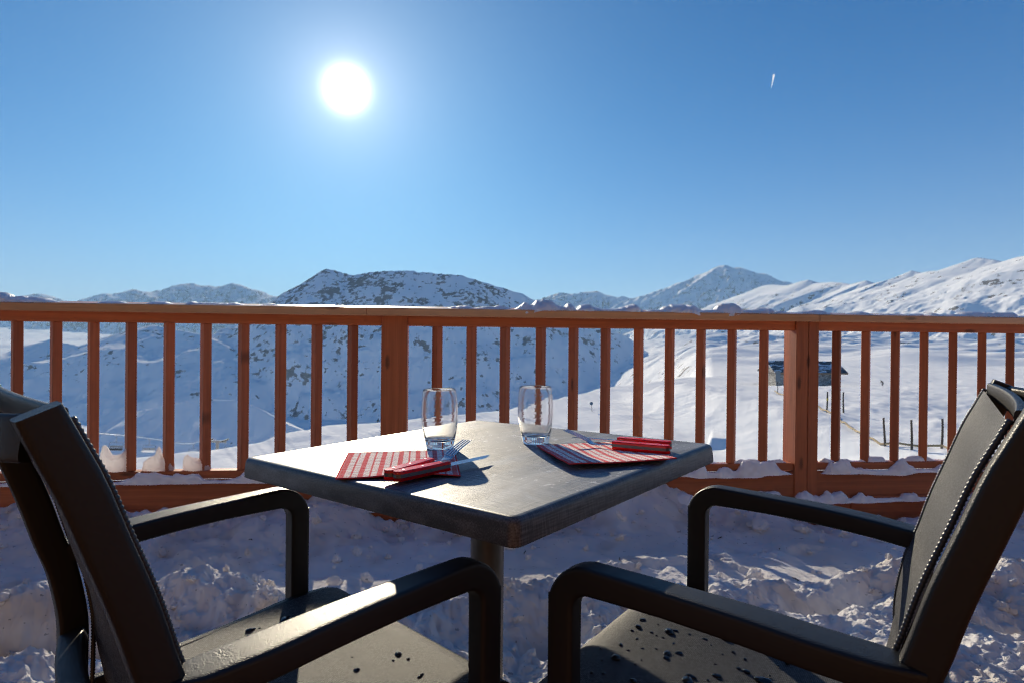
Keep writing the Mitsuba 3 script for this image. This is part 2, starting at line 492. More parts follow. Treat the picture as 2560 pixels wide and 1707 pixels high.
SUNNY = [(2046, 6331, 355.4), (2046, 5673, 349.1), (2045, 5305, 394.2), (2045, 5138, 434.0), (2045, 4952, 456.2), (2045, 4779, 446.9), (2045, 4617, 426.8), (2045, 4478, 416.8), (2045, 4370, 427.0), (2045, 4235, 430.3), (2045, 4128, 396.3), (2045, 4046, 391.9), (2045, 3911, 384.4), (2045, 3784, 367.9), (2046, 3699, 350.8), (2046, 3601, 355.7), (2046, 3539, 358.7), (2046, 3464, 329.9), (2046, 3406, 303.5), (2046, 3351, 303.1), (2046, 3283, 318.0), (2046, 3206, 355.1), (2045, 3133, 371.0), (2046, 3062, 351.6), (2045, 2995, 353.4), (2046, 2900, 345.0), (2045, 2830, 358.4), (2045, 2781, 363.1), (2045, 2699, 380.0), (2045, 2655, 370.8), (2045, 2596, 356.6), (2045, 2540, 339.8), (2045, 2486, 351.7), (2045, 2447, 352.7), (2045, 2343, 362.1), (2045, 2217, 371.4), (2045, 2103, 337.6)]
HILL_A = [(-1666, 1900, -88.1), (-1521, 1900, -61.7), (-1519, 1950, -37.4), (-1511, 2000, -14.4), (-1406, 2000, -38.2), (-1346, 2050, -2.0), (-1291, 2050, 14.7), (-1204, 2050, 35.7), (-1153, 2050, 25.4), (-1021, 2000, 6.2), (-919, 1950, -25.0), (-820, 1900, -73.4)]
HILL_B = [(-771, 1000, -192.2), (-733, 1020, -178.9), (-705, 1050, -156.1), (-692, 1100, -140.8), (-645, 1100, -129.5), (-604, 1100, -120.4), (-560, 1100, -112.1), (-482, 1080, -112.2), (-432, 1050, -122.4), (-365, 1000, -142.3), (-297, 950, -153.3)]
# spurs that run down from the sunny range towards the left
SPURS, PEAK_SPURS = [], []
_r = np.random.default_rng(12)
for _src, _out, _len, _low in ((SUNNY, SPURS, (600, 1000), -40), (PEAK, PEAK_SPURS, (700, 1300), 150)):
    for _i in range(1, len(_src) - 1, 3 if _src is SUNNY else 2):
        _x, _y, _z = _src[_i]
        _a, _l = math.radians((200 if _src is SUNNY else 232) + _r.uniform(-14, 12)), _r.uniform(*_len) * (0.45 + 0.55 * min(_y / 4000, 1.4))
        _p = [(_x, _y, _z - 4)]
        for _f in (.25, .5, .75, 1.0):
            _w = math.radians(_r.uniform(-14, 14))
            _p.append((_x + _l * _f * math.cos(_a + _w * _f), _y + _l * _f * math.sin(_a + _w * _f), _z - 4 - (_z - _low) * (0.55 * _f + 0.32 * _f * _f)))
        _out.append(_p)
CREST_X = [-400, -60, -41.8, -31.8, -25.4, -22.3, -16.2, -2.7, 9, 22, 46.6, 75, 130, 400]
CREST_Y = [20, 46, 50, 52, 60, 72, 75, 85, 110, 137, 170, 200, 260, 500]


def ridge(x, y, pts, k, warp=0.0):
    """The roof-like height field under a crest line (m)."""
    out = np.full(x.shape, -1e9)
    dist = np.full(x.shape, 1e9)
    for (x0, y0, z0), (x1, y1, z1) in zip(pts[:-1], pts[1:]):
        ex, ey = x1 - x0, y1 - y0
        t = np.clip(((x - x0) * ex + (y - y0) * ey) / (ex * ex + ey * ey), 0, 1)
        d = np.hypot(x - x0 - t * ex, y - y0 - t * ey)
        h = z0 + t * (z1 - z0) - k * d * (1 + warp)
        m = h > out
        out = np.where(m, h, out)
        dist = np.where(m, d, dist)
    return out, dist


def ridged(x, y, lam, seed, oct=4):
    s, a = 0, 0.5
    for o in range(oct):
        n = meshkit.noise(np.stack([x / lam * 2 ** o, y / lam * 2 ** o, np.full_like(x, 3.7 * o)], -1), seed + o)
        s = s + a * (1 - np.abs(2 * n - 1))
        a *= 0.5
    return s


def land(x, y):
    """Height and kind (0 ski slope, 1 snowfield, 2 valley, 3.. mountains) of the land at (x, y)."""
    r = np.hypot(x, y)
    ya = np.maximum(y, 1.0)
    az = x / ya
    plateau = -9.75 + 0.9 * (n3(x / 22, y / 22, 0, 3, 3) - 0.5) + 0.22 * (n3(x / 4.0, y / 6.0, 1, 5, 3) - 0.5)
    plateau = plateau + 0.25 * sst(0.52, 0.75, n3(x / 7.5, y / 5, 2, 8, 3)) * sst(30, 60, y)
    hump = sst(20, 27.5, x + 0.03 * (y - 41)) * sst(5, 20, y) * sst(128, 88, y)
    plateau = plateau + hump * (3.45 + 0.5 * sst(45, 70, y)) + 0.28 * hump * (1 - np.abs(2 * n3(x / 2.2, y / 3.1, 4, 9, 3) - 1))
    crest = np.interp(x, CREST_X, CREST_Y)
    d = np.maximum(0, y - crest)
    drop = 0.50 * d * d / (d + 14)
    near = plateau - drop
    # rolling snowfield on the right, deep valley on the left
    roll = (n3(x / 190 - y / 900, y / 110, 0, 11, 4) - 0.5) * 52 + (ridged(x + 0.4 * y, y * 1.3, 170, 21, 3) - 0.45) * 26
    field = -9.7 - 0.012 * (r - 150) + 0.030 * np.maximum(0, r - 900) + roll * sst(170, 520, r) * (0.6 + 0.4 * sst(600, 1500, r))
    val = -255 + 0.035 * np.maximum(0, r - 800) + 60 * (n3(x / 320, y / 320, 0, 31, 4) - 0.5)
    wr = sst(0.02 + 0.10 * sst(400, 150, r), 0.33, az) * (y > 0)
    base = val * (1 - wr) + field * wr
    base = np.where(y > 60, base, np.minimum(base, -12.0))
    kind = np.where(near > base, 0, np.where(wr > 0.5, 1, 2))
    z = np.where(near > base, near, base)
    far = r > 500
    if far.any():
        X, Y = x[far], y[far]
        w1 = n3(X / 130, Y / 130, 0, 41, 5)
        g1 = ridged(X, Y * 0.55, 150, 51, 5)
        g2 = ridged(X * 1.0 + Y * 0.6, Y * 0.5, 260, 61, 5)
        zz, kk = z[far], kind[far]
        for n, (pts, k, amp, cut) in enumerate([(FAR_LEFT, 0.42, 75, 0.20), (MESA, 0.74, 26, 0.25), (PEAK, 0.50, 95, 0.22), (SUNNY, 0.40, 36, 0.17), (HILL_A, 0.42, 40, 0.25), (HILL_B, 0.52, 24, 0.3)]):
            h, dd = ridge(X, Y, pts, k, 0.35 * (w1 - 0.5))
            sub = SPURS if pts is SUNNY else PEAK_SPURS if pts is PEAK else []
            for sp in sub:
                h2, d2 = ridge(X, Y, sp, 0.66, 0.7 * (w1 - 0.5))
                m = h2 > h
                h, dd = np.where(m, h2, h), np.where(m, np.minimum(d2, 200), dd)
            h = h + np.minimum(cut * dd, amp) * ((g1 if n != 3 else g2) - 0.62) * 1.5 + np.minimum(0.2 * dd, 22) * (w1 - 0.5)
            m = h > zz
            zz, kk = np.where(m, h, zz), np.where(m, n + 3, kk)
        z[far], kind[far] = zz, kk
    return z, kind


AZ = np.radians(np.r_[np.linspace(-46, 46, 1000), np.arange(50, 312, 5)])
RR = np.r_[np.geomspace(2.0, 30, 50)[:-1], np.geomspace(30, 320, 170)[:-1], np.geomspace(320, 900, 110)[:-1], np.geomspace(900, 2450, 290)[:-1], np.geomspace(2450, 4600, 150)[:-1], np.geomspace(4600, 15000, 110)]
gx, gy = np.sin(AZ)[None] * RR[:, None], np.cos(AZ)[None] * RR[:, None]
gz, gk = land(gx.copy(), gy.copy())
lf = grid_faces(len(RR), len(AZ), True)[:, ::-1]
lv = np.stack([gx, gy, gz], -1).reshape(-1, 3)
fn_ = np.cross(lv[lf[:, 1]] - lv[lf[:, 0]], lv[lf[:, 2]] - lv[lf[:, 0]])
if fn_[:, 2].mean() < 0:
    lf, fn_ = lf[:, ::-1], -fn_
ln = np.zeros_like(lv)
for q in range(3):
    np.add.at(ln, lf[:, q], fn_)
ln /= np.maximum(np.linalg.norm(ln, axis=1, keepdims=True), 1e-9)
fk = gk.ravel()[lf[:, 0]]
LAND = [('ski_slope', 'groomed white ski slope below the terrace, sloping away to the left'), ('snowfield', 'rolling sunlit snowfield on the right behind the stone hut'),
        ('valley', 'deep shaded snow valley beyond the edge of the ski slope'), ('mountain', 'far blue mountain range on the horizon at the left'),
        ('mountain', 'flat-topped rocky snow mountain in blue shade in the middle'), ('mountain', 'pointed snow peak on the horizon right of the middle'),
        ('mountain', 'jagged sunlit white mountain range rising at the right'), ('hill', 'rounded snowy hill with dark rocks behind the left balusters'),
        ('hill', 'lower rocky snow hill with a sunlit crest behind the left balusters')]
for q, (nm, lb) in enumerate(LAND):
    f = lf[fk == q]
    if not len(f):
        continue
    use, inv = np.unique(f.ravel(), return_inverse=True)
    path = meshkit.write_ply((lv[use], inv.reshape(-1, 3)), False, normals=ln[use])
    k = thing(nm, lb, nm.replace('_', ' '), kind='structure')
    scene[k] = {'type': 'ply', 'filename': path, 'face_normals': False, 'bsdf': {'type': 'ref', 'id': 'piste' if q == 0 else 'land'}}


def ground(x, y):
    z, _ = land(np.array([float(x)]), np.array([float(y)]))
    return float(z[0])
# ------------------------------------------------------------------ the terrace: boards, railing
k = thing('deck', 'wet reddish wooden terrace deck mostly buried under trodden snow', 'deck', kind='structure')
scene['deck__joists'] = ply(fbox(-4.2, 4.9, 4.5, -0.45, -0.40, -0.032, 0), 'wood_level')
bw = 0.142
for i in range(33):
    o1 = -0.42 + i * bw
    for s0, s1 in ((-4.2, -0.9 + 0.55 * (i % 2)), (-0.9 + 0.55 * (i % 2) + 0.004, 1.25 + 0.5 * ((i + 1) % 2)), (1.254 + 0.5 * ((i + 1) % 2), 4.9)):
        if i > 19 and s0 > -1:
            continue
        put('deck', 'board', fbox(s0, s1, o1, o1 + bw - 0.007, -0.030, -0.0005 * (i % 3), 0.004), 'wet_board')

rail = thing('wooden_railing', 'reddish brown timber railing with square balusters running across the terrace edge', 'railing')
PS = [-4.36, -2.435, -0.516, 1.399, 3.31]
# cap: boards laid with a slight fall towards the terrace
FALL = math.radians(6.0)
for s0, s1 in ((-4.4, -0.632), (-0.630, 1.43), (1.432, 4.6)):
    m = box(0, 0, 0, s1 - s0, 0.150, 0.034, 0.003)
    Rt = FROT @ Rot.from_euler('x', FALL).as_matrix()
    m.vertices = m.vertices @ Rt.T
    c = fpos((s0 + s1) / 2, -0.030, 1.0995)
    m.vertices += c
    put(rail, 'cap_board', full(m), 'wood_top')
for a, b in zip(PS[:-1], PS[1:]):
    s0, s1 = a + 0.056, b - 0.056
    put(rail, 'top_rail', full(fbox(s0, s1, -0.012, -0.055, 1.034, 1.0835)), 'wood_level')
    put(rail, 'bottom_rail', full(fbox(s0, s1, -0.010, -0.060, 0.378, 0.412)), 'wood_level')
    put(rail, 'kick_board', full(fbox(s0, s1, -0.006, -0.036, 0.250, 0.372)), 'wood_level')
put(rail, 'kick_board', full(fbox(-4.4, 1.62, 0.004, -0.030, 0.125, 0.256)), 'wood_level')
put(rail, 'kick_board', full(fbox(1.624, 4.6, 0.004, -0.030, 0.125, 0.256)), 'wood_level')
put(rail, 'kick_board', full(fbox(-4.4, 4.6, -0.004, -0.032, 0.012, 0.140)), 'wood_level')
for p_ in PS:
    if abs(p_ - 1.399) < 0.01:      # this post is two timbers side by side
        put(rail, 'post', full(fbox(p_ - 0.056, p_ + 0.004, 0, -0.108, 0.242, 1.080, 0.002)), 'wood_upright')
        put(rail, 'post', full(fbox(p_ + 0.006, p_ + 0.056, 0.001, -0.108, 0.242, 1.080, 0.002)), 'wood_upright')
    else:
        put(rail, 'post', full(fbox(p_ - 0.056, p_ + 0.056, 0, -0.110, 0.242, 1.080)), 'wood_upright')
BX = [-2.018 - 0.149, -2.018, -1.871, -1.728, -1.582, -1.433, -1.287, -1.135, -0.984, -0.835, -0.685, -0.324, -0.175, -0.027, 0.133, 0.281, 0.428, 0.581, 0.727, 0.875, 1.024, 1.179,
      1.539, 1.687, 1.838, 1.986, 2.137, 2.29, 2.441, 2.592, 2.742, 2.893, 3.043]
for i in range(11):
    BX.append(-2.018 * 1 - 0.149 * (i + 4))
D45 = FROT @ Rot.from_euler('z', 45, degrees=True).as_matrix()
for i, x in enumerate(BX):
    s = x * 1.013 / math.cos(PHI)
    w = 0.0345
    Rj = FROT @ Rot.from_euler('z', 45 + 2.0 * math.sin(i * 7.3), degrees=True).as_matrix()
    m = box(*fpos(s, -0.036, (1.034 + 0.412) / 2), w, w, 1.034 - 0.412, 0.002, Rj)
    put(rail, 'baluster', full(m), 'wood_upright')

# ------------------------------------------------------------------ snow on the terrace
def mound(x, y, cx, cy, rx, ry, h, rot=0.0):
    c, s = math.cos(rot), math.sin(rot)
    u, v = ((x - cx) * c + (y - cy) * s) / rx, (-(x - cx) * s + (y - cy) * c) / ry
    return h * np.exp(-(u * u + v * v))


YF = 2.72 * KF


def deck_snow(x, y):
    t = (YF + 0.11035 * x - y) * math.cos(PHI)          # distance in front of the railing
    h = 0.085 + 0.05 * (n3(x * 1.3, y * 1.3, 0, 71, 3) - 0.5)
    # heap shovelled against the railing, uneven
    bank = 0.02 + 0.17 * sst(0.38, 0.72, n3(x * 2.0 + 5.5, y * 0.6, 0, 72, 3))
    bank = bank + mound(x, 0 * y, -2.05, 0, 0.45, 1, 0.09) + mound(x, 0 * y, -0.98, 0, 0.3, 1, 0.08) + mound(x, 0 * y, 0.60, 0, 0.16, 1, 0.15) - mound(x, 0 * y, -0.62, 0, 0.2, 1, 0.09) - mound(x, 0 * y, 1.15, 0, 0.42, 1, 0.12) - mound(x, 0 * y, 2.0, 0, 0.45, 1, 0.09)
    h = h + np.clip(bank, -0.05, 0.22) * np.exp(-(np.maximum(t - 0.02, 0) / 0.24) ** 1.5)
    # mounds that reach into the sunlight
    shelf = sst(2.16, 2.00, y - 0.075 * x + 0.10 * (n3(x * 3.0, y * 2.0, 6, 93, 3) - 0.5))
    h = h + shelf * (0.025 + 0.05 * sst(0.35, 0.6, n3(x * 2.3, y * 1.2, 2, 94, 2)))
    for q in ((-1.06, 2.02, .16, .10, .09, .3), (-0.84, 1.96, .18, .12, .08, -.3), (-0.22, 1.92, .15, .10, .07, .2), (0.05, 1.92, .16, .11, .07, 0), (0.33, 1.97, .15, .10, .08, -.3),
              (1.60, 2.16, .22, .12, .08, -.35), (1.98, 2.20, .25, .10, .08, .2), (1.30, 2.14, .20, .08, .05, 0), (-1.5, 1.95, .22, .09, .06, .2)):
        h = h + mound(x, y, *q)
    near = sst(2.22, 1.98, y - 0.075 * x)
    h = h - 0.26 * mound(x, y, -1.43, 1.74, .30, .10, 1.0, .1) - 0.11 * mound(x, y, 1.03, 2.00, .17, .06, 1.0, 0.1) - 0.09 * mound(x, y, 0.08, 1.74, .08, .05, 1.0) - 0.10 * mound(x, y, 1.55, 1.80, .12, .05, 1.0)
    # rounded clods with creases between them, then grains
    wx, wy = x + 0.03 * n3(x * 7, y * 7, 5, 91, 2), y + 0.03 * n3(x * 7, y * 7, 9, 92, 2)

    def puff(f, sd):
        return np.abs(2 * meshkit.noise(np.stack([wx * f, wy * f, np.full_like(x, sd)], -1), sd) - 1) ** 0.6
    lump = sst(0.42, 0.70, n3(x * 8, y * 8, 0, 74, 3))
    rough = 0.14 + 0.86 * np.clip(np.exp(-np.maximum(t - 0.05, 0) / 0.26) + near + 0.6 * sst(0.55, 0.75, n3(x * 1.7, y * 1.7, 8, 75, 2)), 0, 1)
    h = h + rough * (0.034 * lump + 0.024 * (puff(9, 3) - 0.5) + 0.022 * (n3(x * 24, y * 24, 4, 79, 4) - 0.5) + 0.008 * (puff(47, 8) - 0.5)) + 0.014 * (n3(x * 5, y * 5, 2, 77, 3) - 0.5)
    h = h + (0.002 + 0.009 * near) * (n3(x * 95, y * 95, 0, 78, 2) - 0.5) * 2
    return h


xs = np.arange(-2.75, 3.45, 0.0075)
ts = np.arange(-0.02, 1.95, 0.0075)
Xs, Ts = np.meshgrid(xs, ts)
Ys = YF + 0.11035 * Xs - Ts / math.cos(PHI)
Zs = deck_snow(Xs, Ys)
Vs = np.stack([Xs, Ys, Zs], -1)
# overhang a little: push clods sideways so that they are not mere bumps
Fs = grid_faces(len(ts), len(xs))
Vf = Vs.reshape(-1, 3)
keep = (Vf[Fs][:, :, 2] > -0.012).any(1)
Fs = Fs[keep][:, ::-1]
single('snow', trimesh.Trimesh(Vf, Fs, process=False), 'deck_snow', 'trodden dirty snow lying over the terrace deck under the table', 'snow', kind='stuff', smooth=True)


def snow_z(x, y):
    return float(deck_snow(np.array([float(x)]), np.array([float(y)]))[0])


crumbs = []
for i in range(330):
    if i < 210:
        x = rng.uniform(-2.4, 2.9)
        t = abs(rng.normal(0.05, 0.30)) + 0.03
    else:
        x, t = rng.uniform(-1.9, 2.2), rng.uniform(0.75, 1.35)
    y = YF + 0.11035 * x - t
    r = rng.choice([0.008, 0.013, 0.02, 0.032], p=[0.42, 0.33, 0.19, 0.06])
    m = blob(r * rng.uniform(.8, 1.4), r * rng.uniform(.8, 1.3), r * rng.uniform(.6, 1.0), i, 0.75, 2, 2.4)
    m.apply_transform(trimesh.transformations.random_rotation_matrix(rng.random(3)))
    m.vertices += [x, y, snow_z(x, y) + 0.35 * r]
    crumbs.append(m)
single('snow_crumbs', cat_(crumbs), 'deck_snow', 'loose lumps of crusty snow scattered over the trodden snow', 'snow', kind='stuff', smooth=40)


def snow_strip(segs, o, z0, depth, height, seed, droop=0.0, step=0.006, tilt=0.0):
    """Snow lying along a rail: an arch over the ledge with an uneven outline, broken up where it is thin."""
    ms = []
    for s0, s1, amp in segs:
        s = np.arange(s0, s1, step)
        a = np.linspace(0, PI, 15)
        S, A = np.meshgrid(s, a, indexing='ij')
        ends = sst(0, 0.05, S - s0) * sst(0, 0.05, s1 - S)
        prof = (0.35 + 1.3 * sst(0.3, 0.75, n3(S * 9, 0, 0, seed, 4))) * amp * ends
        w = depth * (0.55 + 0.6 * n3(S * 9, 0, 3, seed + 1, 3)) * np.sqrt(np.clip(prof, 0, 1.2))
        rad = 1 + 0.30 * (n3(S * 30, np.cos(A) * 1.3, np.sin(A) * 1.3, seed + 2, 3) - 0.5) + 0.12 * (n3(S * 120, np.cos(A) * 5, np.sin(A) * 5, seed + 3, 2) - 0.5)
        O = o + np.cos(A) * w * rad
        Z = z0 + np.sin(A) * height * prof * rad - droop * np.clip(np.cos(A), 0, 1) ** 2 * sst(0.55, 0.8, n3(S * 4.5, 0, 9, seed + 4, 2)) * ends + tilt * (-(O - o))
        q = np.array([0, 2.72]) + S[..., None] * FE + O[..., None] * FN
        v = np.concatenate([q, Z[..., None]], -1).reshape(-1, 3)
        ms.append(trimesh.Trimesh(v, grid_faces(len(s), len(a)), process=False))
    m = full(cat_(ms))
    n = m.face_normals
    if n[:, 2].mean() < 0:
        m.invert()
    return m


CAPZ = 1.1195
single('rail_cap_snow', snow_strip([(-2.62, -1.86, .85), (-1.76, -1.60, .22), (-1.56, -1.42, .25), (-1.395, -1.13, .75), (-1.12, -0.96, .22), (-0.93, -0.86, .2), (-0.30, 0.02, .45), (0.0, 0.30, 1.0), (0.28, 0.62, .8), (0.6, 1.25, .85), (1.2, 1.75, .35), (1.72, 2.0, .4), (2.0, 2.9, .55), (2.6, 3.4, .6)],
                               -0.008, CAPZ - 0.007, 0.064, 0.030, 81, 0.016, 0.005, 0.10), 'rail_snow', 'thin crust of half melted snow along the top of the railing', 'snow', kind='stuff', smooth=True)
single('rail_ledge_snow', cat_([snow_strip([(-2.6, -0.6, .7), (-0.45, 0.1, .3), (0.45, 1.335, 1.0), (1.47, 2.32, 1.05), (2.30, 3.3, .9)], -0.003, 0.362, 0.026, 0.040, 83, 0.010),
                                snow_strip([(0.80, 1.335, .55), (1.47, 2.2, .6), (2.2, 3.2, .6)], -0.036, 0.408, 0.024, 0.028, 84),
                                snow_strip([(-2.6, -1.4, .8), (-1.35, -0.5, .7), (0.30, 1.3, .8), (1.30, 3.3, .9)], 0.010, 0.232, 0.036, 0.042, 85, 0.006)]), 'rail_snow', 'ragged snow lying on the lower ledges of the railing', 'snow', kind='stuff', smooth=True)
LUMPS = [(-1.665, 0.066, 0.105, 'backlit snow lump with two peaks leaning on the bottom rail at far left', 2), (-1.50, 0.062, 0.075, 'backlit snow lump with a small upright spike on the bottom rail', 1),
         (-1.345, 0.055, 0.062, 'wedge of snow tapering to the right on the bottom rail beside a baluster', 3), (-1.055, 0.07, 0.034, 'low flat snow lump on the bottom rail behind the left table corner', 4)]
for s, w, h, lb, sd in LUMPS:
    m = trimesh.creation.icosphere(4, 1.0)
    v = m.vertices.copy()
    x, y, z = v.T
    zz = np.where(z > 0, z, z * 0.15)
    top = 1.0 + 0.0 * x
    if sd == 2:
        top = 0.62 + 0.50 * np.exp(-((x + 0.75) / .28) ** 2) + 0.52 * np.exp(-((x - 0.75) / .30) ** 2)
        zz = np.where(z > 0, np.abs(zz) ** 0.35, zz) * top
    elif sd == 1:
        top = 0.85 + 0.5 * np.exp(-((x + 0.0) / .10) ** 2)
        zz = np.where(z > 0, np.abs(zz) ** 0.7, zz) * top
    elif sd == 3:
        top = 1.05 - 0.55 * (x + 1) / 2 + 0.3 * np.exp(-((x + 0.8) / .2) ** 2)
        zz = np.where(z > 0, np.abs(zz) ** 0.5, zz) * top
    d = 1 + 0.30 * (meshkit.fbm(v * 2.6 + 9 * sd, 4, sd) - 0.5) + 0.08 * (meshkit.fbm(v * 11, 2, sd) - 0.5)
    P = np.stack([x * w * d, y * 0.026 * d, zz * h * d], 1) @ FROT.T + fpos(s, -0.036, 0.413)
    single('snow_lump', full(trimesh.Trimesh(P, m.faces, process=False)), 'lump_snow', lb, 'snow lump', smooth=True)

for nm, x, y, r, sd, lb in (('ice_chunk', 1.035, 1.985, 0.028, 5, 'flat clear ice chunk on the wet boards under the right chair'), ('ice_chunk', 1.115, 1.99, 0.012, 6, 'small ice chunk beside the larger ice chunk under the right chair')):
    m = blob(r * 1.5, r, r * .6, sd, 0.55, 2, 1.2)
    m.vertices += [x, y, max(snow_z(x, y), 0) + r * .4]
    single(nm, m, 'rail_snow', lb, 'ice', smooth=False)
sp = [(1.03, 2.52, 0), (1.075, 2.46, 0.01), (1.105, 2.40, 0.006), (1.125, 2.33, 0)]
single('drinking_straw', tube(spline([(a, b, snow_z(a, b) + 0.006 + c) for a, b, c in sp], 16), 0.003), 'straw_plastic', 'bent translucent plastic drinking straw lying on the snow at the right', 'straw', smooth=40)
single('paper_scrap', place(box(0, 0, 0, .016, .009, .003), mat4(Rot.from_euler('xz', [.3, .5]).as_matrix(), [1.235, 2.27, snow_z(1.235, 2.27) + .004])), 'red_paper', 'tiny red paper scrap on the snow beyond the right chair', 'scrap')
twigs = []
for i in range(14):
    x, t = rng.uniform(-1.8, 2.4), rng.uniform(0.1, 0.9)
    y = YF + 0.11 * x - t
    a = rng.uniform(0, PI)
    l = rng.uniform(0.008, 0.022)
    z = snow_z(x, y) + 0.004
    twigs.append(tube([(x - l * math.cos(a), y - l * math.sin(a), z), (x, y, z + .002), (x + l * math.cos(a), y + l * math.sin(a), z)], 0.0018, 5))
single('litter_specks', cat_(twigs), 'old_post', 'dark specks of wood and dirt strewn over the trodden snow', 'debris', kind='stuff')

# ------------------------------------------------------------------ the table
TM = np.eye(4)
TM[:3, :3] = Rot.from_euler('y', -TTILT).as_matrix() @ Rot.from_euler('z', TROT + PI / 4).as_matrix()
TM[:3, 3] = [TX, TY, 0.75 + math.tan(TTILT) * TX]
tab = thing('table', 'square dark slate blue table with a thick edge on a single metal leg', 'table')
hs = 0.35
prof = [(0.000, -0.010), (0.0005, -0.0065), (0.002, -0.0035), (0.004, -0.0015), (0.007, -0.0004), (0.011, 0.0)]
# (inset from the outer edge, height)
side = [(0.016, -0.040), (0.003, -0.040), (0.0008, -0.0385), (0.0, -0.036), (0.0008, -0.020), (0.002, -0.010), (0.0035, -0.005), (0.006, -0.0018), (0.0095, -0.0003), (0.013, 0.0)]


def rr(h, r, n=7):
    p = []
    for cx, cy, a0 in ((1, 1, 0), (-1, 1, 90), (-1, -1, 180), (1, -1, 270)):
        for q in np.linspace(0, 90, n):
            a = math.radians(a0 + q)
            p.append((cx * (h - r) + r * math.cos(a), cy * (h - r) + r * math.sin(a)))
    return np.array(p)


hs = 0.352
rings = [np.c_[rr(hs - i, max(0.016 - i * 0.5, 0.006)), np.full(28, z)] for i, z in side]
ev = np.vstack(rings)
nr = len(rings)
ef = grid_faces(nr, 28, True)
edge = trimesh.Trimesh(ev, ef, process=False)
bot = trimesh.Trimesh(np.vstack([rings[0], [[0, 0, -0.040]]]), [((j + 1) % 28, j, 28) for j in range(28)], process=False)
put(tab, 'edge_band', place(cat_([edge, bot]), TM), 'linen_edge', smooth=35)
topm = trimesh.Trimesh(np.vstack([rings[-1], [[0, 0, 0]]]), [(j, (j + 1) % 28, 28) for j in range(28)], process=False)
put(tab, 'tabletop', place(topm, TM), 'tabletop')
put(tab, 'leg', place(trimesh.creation.cylinder(0.035, 0.70, sections=48), mat4(np.eye(3), [TX, TY, 0.358])), 'leg_metal', smooth=30)
for a in range(4):
    ang = PI / 4 * 0 + a * PI / 2 + TROT + PI / 4
    put(tab, 'foot', box(TX + .16 * math.cos(ang), TY + .16 * math.sin(ang), 0.014, 0.30, 0.06, 0.022, 0.006, Rot.from_euler('z', ang).as_matrix()), 'leg_metal')
put(tab, 'bracket', place(box(0, 0, -0.0445, 0.28, 0.28, 0.006, 0.002), TM), 'dark_paint')

E45 = PI / 4


def tl(x, y, z=0.0):
    """A point given in the table's own axes (corner to corner) as a world point."""
    c, s = math.cos(-E45), math.sin(-E45)
    return (TM @ np.array([c * x - s * y, s * x + c * y, z, 1]))[:3]


TLR = TM[:3, :3] @ Rot.from_euler('z', -E45).as_matrix()     # axes of that frame

# glasses
gp = [(0, 0.0025), (0.020, 0.002), (0.0265, 0.0), (0.0282, 0.0012), (0.0302, 0.010), (0.0335, 0.025), (0.0368, 0.043), (0.0388, 0.060), (0.0394, 0.074), (0.0390, 0.090), (0.0374, 0.108), (0.0348, 0.1250), (0.0343, 0.1262), (0.0336, 0.1264), (0.0330, 0.1256), (0.0329, 0.1248),
      (0.0355, 0.108), (0.0371, 0.090), (0.0375, 0.074), (0.0369, 0.060), (0.0348, 0.043), (0.0312, 0.027), (0.0285, 0.0205), (0.0245, 0.0175), (0.012, 0.0160), (0, 0.0158)]
gp = np.array(gp)
dd = np.r_[0, np.cumsum(np.linalg.norm(np.diff(gp, axis=0), axis=1))]
from scipy.interpolate import PchipInterpolator
gp = PchipInterpolator(dd, gp)(np.unique(np.r_[np.linspace(0, dd[-1], 110), dd]))
gp[0, 0] = gp[-1, 0] = 0
gm = trimesh.creation.revolve(gp, sections=96)
gm.merge_vertices()
gm.fix_normals()
for (x, y), lb in (((-0.101, 0.042), 'empty barrel-shaped water glass behind the left napkin'), ((0.111, 0.069), 'empty barrel-shaped water glass at the corner of the right napkin')):
    single('drinking_glass', place(gm, mat4(TLR, tl(x, y, 0.0006))), 'glass', lb, 'glass', 'water glasses on the table', smooth=True)


def napkin(A, B, C, D, bend, seed):
    n = 60
    u, v = np.meshgrid(np.linspace(0, 1, n), np.linspace(0, 1, n), indexing='ij')
    A, B, C, D = (np.array(q, float) for q in (A, B, C, D))
    P = (A * ((1 - u) * (1 - v))[..., None] + D * (u * (1 - v))[..., None] + B * ((1 - u) * v)[..., None] + C * (u * v)[..., None])
    # rounded corners
    z = 0.0035 + bend(u, v) + 0.0012 * (n3(u * 3, v * 3, seed, 90, 3) - 0.5)
    W = np.array([tl(*P[i, j], z[i, j]) for i in range(n) for j in range(n)])
    nz = TLR[:, 2]
    L = W - nz * 0.0022
    f = grid_faces(n, n)
    rim = [i * n for i in range(n)] + [(n - 1) * n + j for j in range(1, n)] + [i * n + n - 1 for i in range(n - 2, -1, -1)] + [j for j in range(n - 2, 0, -1)]
    N = n * n
    sf = []
    for a, b in zip(rim, rim[1:] + rim[:1]):
        sf += [(a, b, b + N), (a, b + N, a + N)]
    V = np.vstack([W, L])
    Fq = np.vstack([f, f[:, ::-1] + N, np.array(sf)])
    m = trimesh.Trimesh(V, Fq, process=False)
    uvs = np.stack([u * 0.215, v * 0.24], -1).reshape(-1, 2)
    return m, np.vstack([uvs, uvs])


